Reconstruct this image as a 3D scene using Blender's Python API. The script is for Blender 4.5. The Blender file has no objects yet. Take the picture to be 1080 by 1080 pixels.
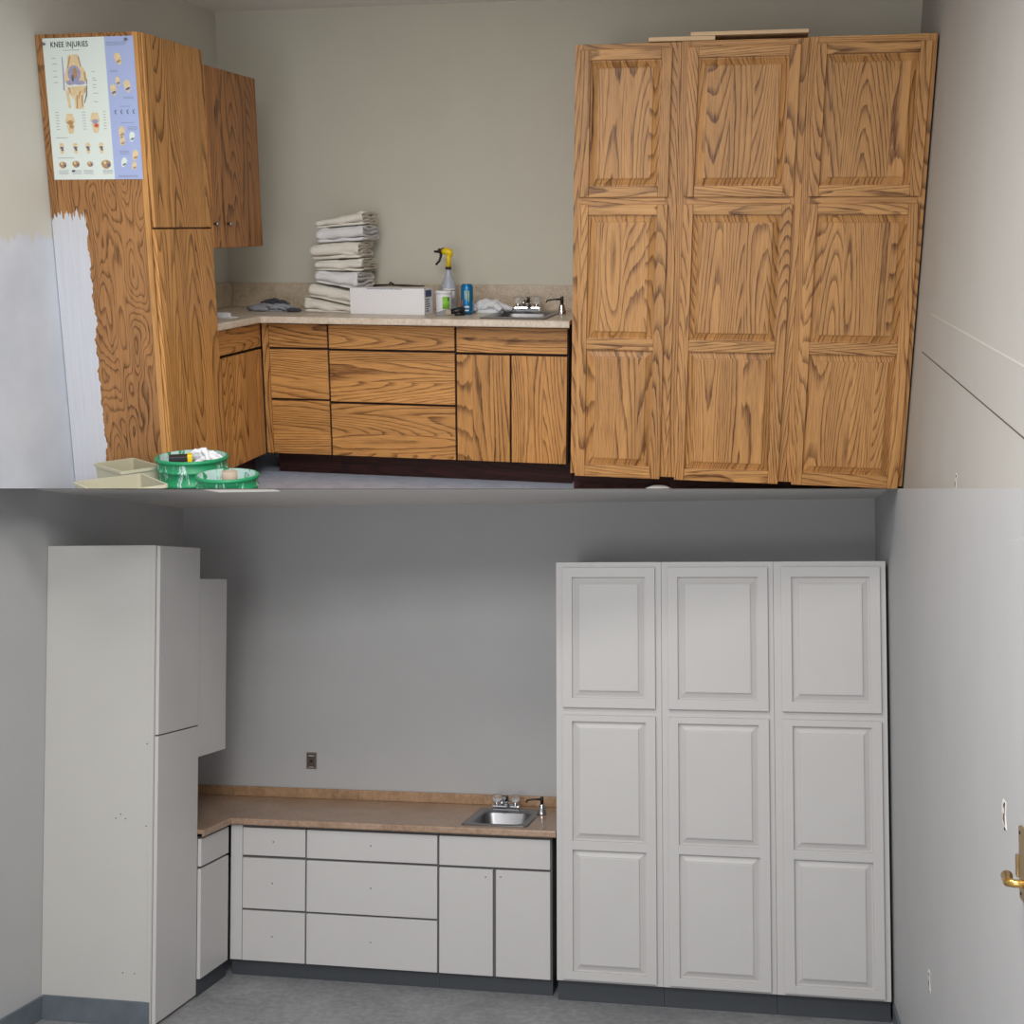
import bpy, bmesh, math, random
from mathutils import Vector, Matrix, noise
random.seed(7)
SC = bpy.context.scene
COL = SC.collection

# ---------------------------------------------------------------- the two rooms and the camera
def basis(pitch, roll, yaw):
    rx = Matrix.Rotation(pitch, 3, 'X'); ry = Matrix.Rotation(roll, 3, 'Y'); rz = Matrix.Rotation(yaw, 3, 'Z')
    return rz @ rx @ ry
F_PX, CX, CY = 1280.0, 540.0, 560.0
RU = basis(-0.2484, 0.0001, 0.2035); CU = Vector((3.075, -6.745, 1.355))
RL = basis(0.0424, 0.0008, 0.2028);  CL = Vector((3.347, -6.625, 2.051))
R_rel = RU @ RL.transposed()
W_OAK = Matrix.Identity(4)
W_WHITE = Matrix.Translation(CU - R_rel @ CL) @ R_rel.to_4x4()      # the repainted room hangs below, as one rigid piece

cam_d = bpy.data.cameras.new('camera'); cam = bpy.data.objects.new('camera', cam_d); COL.objects.link(cam)
cam_d.sensor_width = 36; cam_d.lens = 36 * F_PX / 1080
cam_d.shift_y = (CY - 540) / 1080
cam_d.clip_start = 0.05
X, Yf, Z = RU.col[0], RU.col[1], RU.col[2]
cam.matrix_world = Matrix(((X.x, Z.x, -Yf.x, CU.x), (X.y, Z.y, -Yf.y, CU.y), (X.z, Z.z, -Yf.z, CU.z), (0, 0, 0, 1)))
SC.camera = cam
# the sloping slab that separates the oak room (above) from the white room (below)
slab_dir = (RU @ Vector((0, 1, (CY - 515.2) / F_PX))).normalized()
SLAB_N = X.cross(slab_dir).normalized()                             # points up
SLAB_P = CU.copy()

# ---------------------------------------------------------------- materials
def lin(c):
    c = c / 255.0
    return c / 12.92 if c <= 0.04045 else ((c + 0.055) / 1.055) ** 2.4
def rgb(r, g, b): return (lin(r), lin(g), lin(b), 1)
class NT:
    def __init__(s, name, rough=0.5, metal=0.0):
        s.m = bpy.data.materials.new(name); s.m.use_nodes = True
        s.t = s.m.node_tree; s.N = s.t.nodes; s.L = s.t.links
        s.b = s.N['Principled BSDF']; s.b.inputs['Roughness'].default_value = rough; s.b.inputs['Metallic'].default_value = metal
    def n(s, typ, **k):
        o = s.N.new(typ)
        for a, v in k.items(): setattr(o, a, v)
        return o
    def put(s, sock, v):
        if isinstance(v, bpy.types.NodeSocket): s.L.new(v, sock)
        else: sock.default_value = v
    def math(s, op, a, b=None, c=None):
        o = s.n('ShaderNodeMath', operation=op)
        s.put(o.inputs[0], a)
        if b is not None: s.put(o.inputs[1], b)
        if c is not None: s.put(o.inputs[2], c)
        return o.outputs[0]
    def comb(s, x, y, z):
        o = s.n('ShaderNodeCombineXYZ')
        for i, v in enumerate((x, y, z)): s.put(o.inputs[i], v)
        return o.outputs[0]
    def noise(s, vec, scale=1, detail=2, rough=.5, dist=0):
        o = s.n('ShaderNodeTexNoise'); s.put(o.inputs['Vector'], vec); o.inputs['Scale'].default_value = scale
        o.inputs['Detail'].default_value = detail; o.inputs['Roughness'].default_value = rough; o.inputs['Distortion'].default_value = dist
        return o.outputs['Fac']
    def ramp(s, f, stops, interp='LINEAR'):
        o = s.n('ShaderNodeValToRGB'); s.put(o.inputs[0], f); e = o.color_ramp.elements; o.color_ramp.interpolation = interp
        while len(e) < len(stops): e.new(0.5)
        for i, (p, c) in enumerate(stops): e[i].position = p; e[i].color = c
        return o.outputs[0]
    def mix(s, f, a, b, mode='MIX'):
        o = s.n('ShaderNodeMix', data_type='RGBA', blend_type=mode)
        s.put(o.inputs[0], f); s.put(o.inputs[6], a); s.put(o.inputs[7], b)
        return o.outputs[2]
    def coords(s):
        tc = s.n('ShaderNodeTexCoord'); sp = s.n('ShaderNodeSeparateXYZ'); s.L.new(tc.outputs['Object'], sp.inputs[0])
        return tc.outputs['Object'], sp.outputs[0], sp.outputs[1], sp.outputs[2]
    def bump(s, h, strength=.2, dist=.01):
        o = s.n('ShaderNodeBump'); o.inputs['Strength'].default_value = strength; o.inputs['Distance'].default_value = dist
        s.put(o.inputs['Height'], h); s.L.new(o.outputs[0], s.b.inputs['Normal'])
def plain(name, c, rough=.5, metal=0, emit=None, spec=None, mott=0.0, msc=8):
    k = NT(name, rough, metal)
    if mott:
        v, x, y, z = k.coords(); f = k.noise(v, msc, 4, .6)
        col = k.ramp(f, [(.3, tuple(q * (1 - mott) for q in c[:3]) + (1,)), (.7, tuple(min(1, q * (1 + mott)) for q in c[:3]) + (1,))])
        k.L.new(col, k.b.inputs['Base Color'])
    else: k.b.inputs['Base Color'].default_value = c
    if emit: k.b.inputs['Emission Color'].default_value = c; k.b.inputs['Emission Strength'].default_value = emit
    if spec is not None: k.b.inputs['Specular IOR Level'].default_value = spec
    return k.m
def oak(name, light, dark, vertical=True, board=.105, rings=46, wavy=1.0, sx=3.0, sz=.36, contrast=1.0, tone=.16):
    k = NT(name, .42)
    v, x, y, z = k.coords()
    oi = k.n('ShaderNodeObjectInfo').outputs['Random']
    a = k.math('ADD', x, y); b = z
    if not vertical: a, b = b, a
    a = k.math('ADD', a, k.math('MULTIPLY', oi, 3.7))
    st = k.math('FLOOR', k.math('DIVIDE', a, board))
    wn = k.n('ShaderNodeTexWhiteNoise', noise_dimensions='1D'); k.L.new(k.math('ADD', st, k.math('MULTIPLY', oi, 91.0)), wn.inputs['W'])
    w = wn.outputs['Value']
    seed = k.math('ADD', k.math('MULTIPLY', w, 23.0), k.math('MULTIPLY', oi, 57.0))
    n1 = k.noise(k.comb(k.math('MULTIPLY', a, sx), k.math('MULTIPLY', b, sz), seed), 1, 1.0, .4)
    n1b = k.noise(k.comb(k.math('MULTIPLY', a, 40), k.math('MULTIPLY', b, 7), seed), 1, 2, .55)
    fr = k.math('FRACT', k.math('ADD', k.math('MULTIPLY', n1, rings), k.math('MULTIPLY', n1b, .5 * wavy)))
    ring = k.ramp(fr, [(0, (.6, .6, .6, 1)), (.06, (0, 0, 0, 1)), (.20, (.28, .28, .28, 1)), (.40, (.9, .9, .9, 1)), (1, (1, 1, 1, 1))])
    stk = k.noise(k.comb(k.math('MULTIPLY', a, 210), k.math('MULTIPLY', b, 9), seed), 1, 3, .6)
    stk = k.ramp(stk, [(.36, (0, 0, 0, 1)), (.56, (1, 1, 1, 1))])
    big = k.noise(k.comb(k.math('MULTIPLY', a, 22), k.math('MULTIPLY', b, 1.1), seed), 1, 2, .5)
    bg = k.ramp(big, [(.35, (0, 0, 0, 1)), (.65, (1, 1, 1, 1))])
    f = k.math('ADD', k.math('MULTIPLY', ring, .54), k.math('ADD', k.math('MULTIPLY', stk, .26), k.math('MULTIPLY', bg, .20)))
    if contrast != 1.0: f = k.math('ADD', k.math('MULTIPLY', k.math('SUBTRACT', f, .7), contrast), .7)
    mid = tuple((p * .55 + q * .45) for p, q in zip(light, dark))[:3] + (1,)
    c = k.ramp(f, [(.12, dark), (.52, mid), (.97, light)])
    tn = k.math('ADD', 1 - tone / 2, k.math('MULTIPLY', w, tone))
    c = k.mix(1.0, c, k.comb(tn, tn, tn), 'MULTIPLY')
    k.L.new(c, k.b.inputs['Base Color'])
    k.bump(f, .12, .002)
    k.b.inputs['Specular IOR Level'].default_value = .35
    return k.m
OL, OD = rgb(208, 152, 88), rgb(88, 48, 20)
M = {}
M['oak_v'] = oak('oak_vertical', OL, OD)
M['oak_h'] = oak('oak_horizontal', OL, OD, False)
M['oak_rv'] = oak('oak_door_vertical', rgb(206, 153, 94), rgb(94, 54, 24), rings=60, sz=.33)
M['oak_rh'] = oak('oak_door_rail', rgb(212, 160, 100), rgb(94, 54, 24), False)
M['oak_dark'] = oak('oak_darker', rgb(176, 120, 68), rgb(66, 36, 16))  # darker oak tone for the wall cabinet and the left tall carcass
M['oak_ply'] = None
M['oak_edge'] = oak('oak_edge_band', rgb(200, 148, 88), rgb(130, 88, 48), board=.5, rings=9)
M['pine'] = plain('raw_pine_board', rgb(222, 190, 150), .6, mott=.08, msc=14)
M['shadow_gap'] = plain('dark_cabinet_interior', rgb(38, 22, 14), .8)
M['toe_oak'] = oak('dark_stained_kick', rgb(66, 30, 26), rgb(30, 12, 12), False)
def side_panel_mat():
    m = oak('oak_plywood_with_paint', rgb(176, 126, 78), rgb(74, 44, 20), board=3.0, rings=19, wavy=2.2, sx=9.5, sz=2.6)
    k = NT.__new__(NT); k.m = m; k.t = m.node_tree; k.N = k.t.nodes; k.L = k.t.links; k.b = k.N['Principled BSDF']
    v, x, y, z = k.coords()
    base = k.b.inputs['Base Color'].links[0].from_socket
    e1 = k.noise(k.comb(0.0, 0.0, k.math('MULTIPLY', z, 9)), 1, 3, .6)
    e2 = k.noise(k.comb(k.math('MULTIPLY', x, 45), 2.0, 0.0), 1, 2, .6)
    e3 = k.noise(k.comb(k.math('MULTIPLY', x, 70), 5.0, k.math('MULTIPLY', z, 3)), 1, 3, .6)
    rightlim = k.math('ADD', .125, k.math('MULTIPLY', e1, .09))
    toplim = k.math('ADD', 1.26, k.math('MULTIPLY', e2, .26))
    m1 = k.math('LESS_THAN', x, rightlim); m2 = k.math('LESS_THAN', z, toplim)
    m3 = k.math('GREATER_THAN', x, .006)
    mk = k.math('MULTIPLY', m1, m2)
    cov = k.math('ADD', .80, k.math('MULTIPLY', e3, .3))
    c = k.mix(k.math('MULTIPLY', mk, k.math('MINIMUM', cov, 1.0)), base, rgb(205, 208, 216))
    k.L.new(c, k.b.inputs['Base Color'])
    return m
M['oak_ply'] = side_panel_mat()
def wall_paint_patch():
    k = NT('olive_wall_with_primer', .7)
    v, x, y, z = k.coords()
    e = k.noise(k.comb(0.0, k.math('MULTIPLY', y, 11), 3.0), 1, 3, .6)
    st = k.noise(k.comb(0.0, k.math('MULTIPLY', y, 30), k.math('MULTIPLY', z, 4)), 1, 3, .6)
    lim = k.math('ADD', 1.28, k.math('MULTIPLY', e, .13))
    d = k.math('SUBTRACT', lim, k.math('ADD', z, k.math('MULTIPLY', st, .10)))
    d = k.math('MINIMUM', d, k.math('SUBTRACT', -1.5, y))
    f = k.ramp(k.math('ADD', .5, k.math('MULTIPLY', d, 22)), [(.2, (0, 0, 0, 1)), (.7, (1, 1, 1, 1))])
    f2 = k.noise(v, 3, 3, .6)
    pr = k.ramp(f2, [(.3, rgb(196, 202, 212)), (.7, rgb(210, 215, 224))])
    c = k.mix(f, rgb(204, 202, 192), pr)
    k.L.new(c, k.b.inputs['Base Color']); k.b.inputs['Specular IOR Level'].default_value = .3
    return k.m
M['wall_left_u'] = wall_paint_patch()
M['wall_u'] = plain('olive_grey_wall', rgb(205, 202, 188), .7, mott=.02, msc=3, spec=.3)
M['wall_ur'] = plain('pale_greige_wall', rgb(188, 186, 181), .7, mott=.02, msc=3, spec=.3)
M['ceil'] = plain('ceiling_white', rgb(236, 234, 232), .8, mott=.02, msc=40)
M['line_dark'] = plain('dark_seam', rgb(90, 84, 76), .7)
M['line_light'] = plain('light_seam', rgb(214, 210, 202), .7)
def speck(name, a, b, c, sc, rough=.35):
    k = NT(name, rough); v, x, y, z = k.coords()
    f = k.noise(v, sc, 4, .65); g = k.noise(v, sc / 9, 3, .6, .6)
    col = k.mix(k.ramp(g, [(.35, (0, 0, 0, 1)), (.65, (1, 1, 1, 1))]), k.ramp(f, [(.35, a), (.6, b)]), k.ramp(f, [(.4, b), (.65, c)]))
    k.L.new(col, k.b.inputs['Base Color']); return k.m
M['top_u'] = speck('beige_laminate', rgb(188, 170, 148), rgb(212, 198, 180), rgb(226, 214, 198), 90)
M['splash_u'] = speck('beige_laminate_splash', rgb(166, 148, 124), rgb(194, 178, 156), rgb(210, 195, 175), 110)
M['top_l'] = speck('tan_laminate', rgb(138, 110, 90), rgb(166, 137, 115), rgb(180, 154, 133), 45, .3)
M['splash_l'] = speck('tan_laminate_splash', rgb(138, 106, 80), rgb(170, 136, 104), rgb(186, 152, 120), 60)
M['floor_u'] = speck('blue_grey_floor_tile', rgb(176, 184, 204), rgb(200, 208, 226), rgb(218, 225, 240), 120, .5)
M['floor_l'] = speck('grey_mottled_floor_tile', rgb(118, 119, 122), rgb(138, 139, 142), rgb(158, 159, 161), 28, .45)
M['wall_l'] = plain('grey_wall', rgb(183, 183, 184), .6, mott=.02, msc=3, spec=.35)
M['white_p'] = plain('white_cabinet_paint', rgb(194, 192, 188), .45, mott=.012, msc=5, spec=.4)
M['white_d'] = plain('white_paint_door', rgb(198, 196, 195), .42, mott=.012, msc=5, spec=.4)
M['gap_l'] = plain('grey_cabinet_gap', rgb(105, 103, 102), .8)
M['gap_dark'] = plain('black_gap', rgb(20, 20, 22), .8)
M['base_l'] = plain('charcoal_vinyl_base', rgb(78, 82, 88), .4, mott=.1, msc=12)
M['base_side'] = plain('slate_vinyl_base', rgb(98, 106, 114), .4, mott=.12, msc=12)
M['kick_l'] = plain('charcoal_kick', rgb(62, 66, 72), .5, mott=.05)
M['steel'] = plain('brushed_steel', rgb(150, 150, 153), .36, 1.0)
M['chrome'] = plain('chrome', rgb(210, 210, 212), .12, 1.0)
M['black'] = plain('black_plastic', rgb(24, 24, 26), .4)
M['rim'] = plain('dark_caulk', rgb(70, 62, 56), .6)
M['brass'] = plain('aged_brass', rgb(158, 134, 92), .38, .75)
M['brass_b'] = plain('bright_brass', rgb(205, 165, 95), .25, .9)
M['outlet'] = plain('brown_plate', rgb(82, 72, 66), .4)
M['outlet_r'] = plain('brown_plate_edge', rgb(120, 108, 98), .4)
M['white'] = plain('white_plastic', rgb(232, 232, 235), .4)
M['label'] = plain('label_paper', rgb(235, 236, 240), .5)
M['navy'] = plain('navy_ink', rgb(40, 44, 110), .5)
M['ink'] = plain('grey_ink', rgb(120, 125, 140), .6)
M['inkd'] = plain('dark_ink', rgb(30, 28, 32), .6)
M['green'] = plain('bucket_green', rgb(28, 140, 92), .4, mott=.05)
def bucket_mat(name, cover):
    k = NT(name, .45); v, x, y, z = k.coords()
    mv = k.comb(k.math('MULTIPLY', x, 26), k.math('MULTIPLY', y, 26), k.math('MULTIPLY', z, 9))
    f = k.noise(mv, 1, 5, .7, .8)
    c = k.ramp(f, [(cover - .03, rgb(26, 138, 90)), (cover + .03, rgb(190, 214, 210))])
    k.L.new(c, k.b.inputs['Base Color']); return k.m
M['bucket_in'] = bucket_mat('paint_smeared_green_inside', .45)
M['bucket_out'] = bucket_mat('paint_smeared_green_outside', .60)
M['cream'] = plain('cream_plastic', rgb(196, 192, 168), .5, mott=.03)
M['cream_in'] = plain('cream_plastic_inside', rgb(178, 172, 148), .5, mott=.03)
M['yellow'] = plain('yellow_plastic', rgb(240, 205, 20), .35)
M['can'] = plain('blue_can', rgb(30, 120, 175), .25, .35)
M['can_top'] = plain('blue_metal', rgb(70, 165, 220), .25, .6)
M['lime'] = plain('lime_label', rgb(140, 205, 70), .5)
M['orange'] = plain('orange_mark', rgb(200, 90, 50), .5)
M['stripe'] = plain('pale_yellow_mark', rgb(215, 225, 150), .5)
M['paper'] = plain('poster_paper', rgb(222, 232, 228), .35)
M['lilac'] = plain('poster_lilac', rgb(168, 182, 226), .35)
M['bone'] = plain('print_bone', rgb(222, 200, 160), .5, mott=.1, msc=50)
M['bone_d'] = plain('print_bone_shade', rgb(176, 140, 100), .5)
M['violet'] = plain('print_violet', rgb(158, 156, 190), .5, mott=.15, msc=60)
M['redp'] = plain('print_red', rgb(205, 95, 75), .5)
M['navyp'] = plain('print_dark_blue', rgb(100, 102, 130), .5)
M['cloth_w'] = plain('white_cloth', rgb(226, 228, 232), .8, mott=.04)
def cloth_mat(name, c):
    k = NT(name, .9); v, x, y, z = k.coords()
    f = k.noise(v, 14, 4, .6); k.L.new(k.ramp(f, [(.3, tuple(q * .90 for q in c[:3]) + (1,)), (.7, c)]), k.b.inputs['Base Color'])
    k.bump(k.noise(v, 45, 4, .6), .35, .01); return k.m
M['canvas'] = cloth_mat('canvas_cloth', rgb(230, 225, 214))
M['canvas2'] = cloth_mat('canvas_cloth_cool', rgb(228, 228, 230))
M['greyrag'] = cloth_mat('grey_rag', rgb(150, 152, 160))
M['darkrag'] = cloth_mat('dark_rag', rgb(70, 72, 80))
M['roll'] = plain('cardboard_tube', rgb(176, 160, 142), .7)
def clear():
    k = NT('clear_acrylic', .08); k.b.inputs['Base Color'].default_value = (.9, .92, .95, 1); k.b.inputs['Transmission Weight'].default_value = .9; k.b.inputs['IOR'].default_value = 1.3
    return k.m
M['acrylic'] = clear()
def pe():
    k = NT('translucent_bottle', .35); k.b.inputs['Base Color'].default_value = rgb(205, 212, 228); k.b.inputs['Transmission Weight'].default_value = .35; return k.m
M['pe'] = pe()
M['lamp'] = plain('lit_diffuser', rgb(225, 222, 215), .5, emit=.5)
M['slab'] = plain('slab_grey', rgb(92, 88, 84), .7)
M['rough_white'] = plain('wall_filler', rgb(225, 225, 222), .8)
M['cutout'] = plain('wall_cutout_brown', rgb(120, 92, 70), .8)

# ---------------------------------------------------------------- mesh helpers
class MB:
    def __init__(s): s.bm = bmesh.new()
    def _post(s, vs, mi, bev):
        fs = set(f for v in vs for f in v.link_faces)
        for f in fs: f.material_index = mi
        if bev:
            es = list(set(e for v in vs for e in v.link_edges))
            r = bmesh.ops.bevel(s.bm, geom=es, offset=bev, segments=2, profile=.6, affect='EDGES', clamp_overlap=True)
            for f in r['faces']: f.material_index = mi
        return s
    def box(s, x0, x1, y0, y1, z0, z1, mi=0, bev=0):
        c = [(x, y, z) for x in sorted((x0, x1)) for y in sorted((y0, y1)) for z in sorted((z0, z1))]
        v = [s.bm.verts.new(p) for p in c]
        for q in ((0, 1, 3, 2), (4, 6, 7, 5), (0, 4, 5, 1), (2, 3, 7, 6), (0, 2, 6, 4), (1, 5, 7, 3)): s.bm.faces.new([v[i] for i in q])
        return s._post(v, mi, bev)
    def loft(s, rings, mi=0, cap0=True, cap1=True, closed=True, smooth=True):
        R = [[s.bm.verts.new(p) for p in r] for r in rings]; n = len(R[0])
        for a, b in zip(R, R[1:]):
            for i in range(n if closed else n - 1):
                j = (i + 1) % n
                f = s.bm.faces.new((a[i], a[j], b[j], b[i])); f.material_index = mi; f.smooth = smooth
        if cap0: f = s.bm.faces.new(list(reversed(R[0]))); f.material_index = mi
        if cap1: f = s.bm.faces.new(R[-1]); f.material_index = mi
        return s
    def lathe(s, prof, c=(0, 0), seg=32, mi=0, cap0=True, cap1=True):
        rings = [[(c[0] + r * math.cos(2 * math.pi * i / seg), c[1] + r * math.sin(2 * math.pi * i / seg), z) for i in range(seg)] for r, z in prof]
        return s.loft(rings, mi, cap0, cap1)
    def tube(s, pts, r, seg=12, mi=0):
        pts = [Vector(p) for p in pts]; rs = r if isinstance(r, (list, tuple)) else [r] * len(pts)
        rings = []; t0 = (pts[1] - pts[0]).normalized()
        up = Vector((0, 0, 1)) if abs(t0.z) < .9 else Vector((0, 1, 0))
        u = t0.cross(up).normalized()
        for i, p in enumerate(pts):
            t = ((pts[min(i + 1, len(pts) - 1)] - pts[max(i - 1, 0)])).normalized()
            u = (u - t * u.dot(t)).normalized(); w = t.cross(u)
            rings.append([p + (u * math.cos(2 * math.pi * k / seg) + w * math.sin(2 * math.pi * k / seg)) * rs[i] for k in range(seg)])
        return s.loft(rings, mi)
    def prism(s, pts, axis, a, b, mi=0, bev=0):
        # 2D outline extruded along an axis: 'y' -> pts are (x,z); 'x' -> (y,z); 'z' -> (x,y)
        mk = {'y': lambda p, q: (p[0], q, p[1]), 'x': lambda p, q: (q, p[0], p[1]), 'z': lambda p, q: (p[0], p[1], q)}[axis]
        A = [s.bm.verts.new(mk(p, a)) for p in pts]; B = [s.bm.verts.new(mk(p, b)) for p in pts]; n = len(pts)
        s.bm.faces.new(A); s.bm.faces.new(list(reversed(B)))
        for i in range(n): s.bm.faces.new((A[i], B[i], B[(i + 1) % n], A[(i + 1) % n]))
        return s._post(A + B, mi, bev)
    def ellipse(s, cx, cz, rx, rz, y0, y1, mi=0, n=14, rot=0, egg=0):
        pts = []
        for i in range(n):
            t = 2 * math.pi * i / n; px, pz = rx * math.cos(t) * (1 + egg * math.sin(t)), rz * math.sin(t)
            pts.append((cx + px * math.cos(rot) - pz * math.sin(rot), cz + px * math.sin(rot) + pz * math.cos(rot)))
        return s.prism(pts, 'y', y0, y1, mi)
    def build(s, name, mats, parent=None, room=None, loc=None, rz=0, smooth=None):
        bmesh.ops.recalc_face_normals(s.bm, faces=s.bm.faces)
        me = bpy.data.meshes.new(name); s.bm.to_mesh(me); s.bm.free()
        if not isinstance(mats, (list, tuple)): mats = [mats]
        for m in mats: me.materials.append(M[m])
        if smooth: 
            for p in me.polygons: p.use_smooth = True
        o = bpy.data.objects.new(name, me); COL.objects.link(o)
        if parent is not None: o.parent = parent
        else: o.matrix_basis = room @ Matrix.Translation(Vector(loc or (0, 0, 0))) @ Matrix.Rotation(rz, 4, 'Z')
        return o
def tag(o, label, cat, group=None):
    o['label'] = label; o['category'] = cat
    if group: o['group'] = group
    return o
def thing(name, room, loc, label, cat, group=None, rz=0):
    o = bpy.data.objects.new(name, None); o.empty_display_size = .1; COL.objects.link(o)
    o.matrix_basis = room @ Matrix.Translation(Vector(loc)) @ Matrix.Rotation(rz, 4, 'Z')
    return tag(o, label, cat, group)
def struct(name, mb, mats, room):
    o = mb.build(name, mats, None, room); o['kind'] = 'structure'; return o
class Off:
    """Room coordinates -> coordinates of a thing standing at (ox, oy, oz)."""
    def __init__(s, ox, oy, oz=0): s.o = (ox, oy, oz)
    def box(s, mb, x0, x1, y0, y1, z0, z1, mi=0, bev=0):
        ox, oy, oz = s.o
        return mb.box(x0 - ox, x1 - ox, y0 - oy, y1 - oy, z0 - oz, z1 - oz, mi, bev)

# ---------------------------------------------------------------- cabinet builders
def raised_panel(mb, x0, x1, z0, z1, yf, mi=0):
    lv = [(0, .0185), (.008, .0185), (.034, .009), (.035, .003), (.040, .002)]
    rings = [[(x0 + d, yf + h, z0 + d), (x1 - d, yf + h, z0 + d), (x1 - d, yf + h, z1 - d), (x0 + d, yf + h, z1 - d)] for d, h in lv]
    back = [(x0, yf + .0198, z0), (x1, yf + .0198, z0), (x1, yf + .0198, z1), (x0, yf + .0198, z1)]
    mb.loft([back] + rings, mi, smooth=False)
def frame_door(root, off, x0, x1, z0, z1, yf, openings, mv, mh, stile=.048):
    ox, oy, oz = off.o
    x0 -= ox; x1 -= ox; yf -= oy; z0 -= oz; z1 -= oz
    openings = sorted((a - oz, b - oz) for a, b in openings)
    mb = MB(); bv = .003 if mv != mh else .0018
    mb.box(x0, x0 + stile, yf, yf + .02, z0, z1, 0, bv).box(x1 - stile, x1, yf, yf + .02, z0, z1, 0, bv)
    zs = [z0] + [q for ab in openings for q in ab] + [z1]
    for i in range(0, len(zs), 2): mb.box(x0 + stile - (.004 if mv == mh else 0), x1 - stile + (.004 if mv == mh else 0), yf + (.0005 if mv != mh else 0), yf + .02, zs[i], zs[i + 1], 1, bv)
    d = mb.build('door', [mv, mh], root)
    for a, b in openings:
        p = MB(); raised_panel(p, x0 + stile - .001, x1 - stile + .001, a - .001, b + .001, yf)
        p.build('raised_panel', mv, d)
    return d
def tall_unit(room, x0, x1, yF, zb, zt, dx0, dx1, ups, los, split, mats, label, group, ytoe, zd0, zdt, end_r=False):
    """A floor-to-top cupboard: carcass with face frame, one short door over one long two-panel door, kick board."""
    mv, mh, mb_, mk, mg = mats
    off = Off(x0, 0); root = thing('tall_cabinet', room, (x0, 0, 0), label, 'cabinet', group)
    yb = yF + .02
    m = MB()
    off.box(m, x0 + .001, x1 - .001, yb + .018, -.01, zb, zt - .002)                # carcass
    # face frame
    off.box(m, x0 + .0005, dx0 + .014, yb, yb + .018, zb, zt, 0, .0015); off.box(m, dx1 - .014, x1 - .0005, yb, yb + .018, zb, zt, 0, .0015)
    m.build('carcass', mv, root)
    for ra, rb_ in ((zdt - .02, zt), (zb, zd0 + .02), (split[0] - .02, split[1] + .02)):
        m = MB(); off.box(m, dx0 + .012, dx1 - .012, yb + .0005, yb + .018, ra, rb_, 0, .001); m.build('face_rail', mh, root)
    frame_door(root, off, dx0, dx1, split[1], zdt, yF, ups, mv, mh)
    frame_door(root, off, dx0, dx1, zd0, split[0], yF, los, mv, mh)
    m = MB(); off.box(m, x0 + .0008, x1 - .0008, ytoe, -.02, 0, zb - .001); m.build('toe_kick', mk, root)
    return root
def flat_front(name, root, off, x0, x1, z0, z1, yf, mat, holes=(), t=.019):
    m = MB(); off.box(m, x0, x1, yf, yf + t, z0, z1, 0, .0022)
    d = m.build(name, mat, root)
    for hx, hz in holes:
        h = MB(); ox, oy, oz = off.o
        h.tube([(hx - ox, yf - oy - .0006, hz - oz), (hx - ox, yf - oy + .002, hz - oz)], .0035, 10); h.build('screw_hole', 'gap_dark', d)
    return d
def base_unit(room, x0, x1, yF, ztop, zb, ytoe, fronts, mats, label, group, filler=None, back=-.02, open_top=False):
    """fronts: list of (kind, x0, x1, z0, z1, holes)"""
    mfront_h, mfront_v, mgap, mk = mats
    off = Off(x0, 0); root = thing('base_cabinet', room, (x0, 0, 0), label, 'cabinet', group)
    m = MB()
    if open_top:
        off.box(m, x0 + .001, x0 + .018, yF + .02, back, zb - .005, ztop); off.box(m, x1 - .018, x1 - .001, yF + .02, back, zb - .005, ztop)
        off.box(m, x0 + .018, x1 - .018, yF + .02, yF + .035, zb - .005, ztop); off.box(m, x0 + .018, x1 - .018, back - .01, back, zb - .005, ztop); off.box(m, x0 + .018, x1 - .018, yF + .035, back - .01, zb - .005, zb + .012)
    else: off.box(m, x0 + .001, x1 - .001, yF + .02, back, zb - .005, ztop)
    m.build('carcass', mgap, root)
    for kind, a, b, c, d, holes in fronts:
        flat_front(kind, root, off, a, b, c, d, yF, mfront_v if kind == 'door' else mfront_h, holes)
    if filler:
        m = MB(); off.box(m, filler[0], filler[1], yF + .003, yF + .02, zb, ztop, 0, .001); m.build('filler_strip', mfront_v, root)
    m = MB(); off.box(m, x0, x1, ytoe, back, 0, zb - .006); m.build('toe_kick', mk, root)
    return root
def leg_unit(room, xF, y0, y1, ztop, zb, xtoe, drawer, door, mats, label, dy=(0, 0)):
    mfront_h, mfront_v, mgap, mk = mats
    root = thing('base_cabinet', room, (0, y0, 0), label, 'cabinet')
    off = Off(0, y0)
    m = MB(); off.box(m, .01, xF - .02, y0, y1, zb - .005, ztop); m.build('carcass', mgap, root)
    for kind, (c, d), mt in (('drawer', drawer, mfront_h), ('door', door, mfront_v)):
        m = MB(); off.box(m, xF - .019, xF, y0 + dy[0], y1 - dy[1], c, d, 0, .0022); m.build(kind, mt, root)
    m = MB(); off.box(m, .01, xtoe, y0, y1, 0, zb - .006); m.build('toe_kick', mk, root)
    return root
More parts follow.
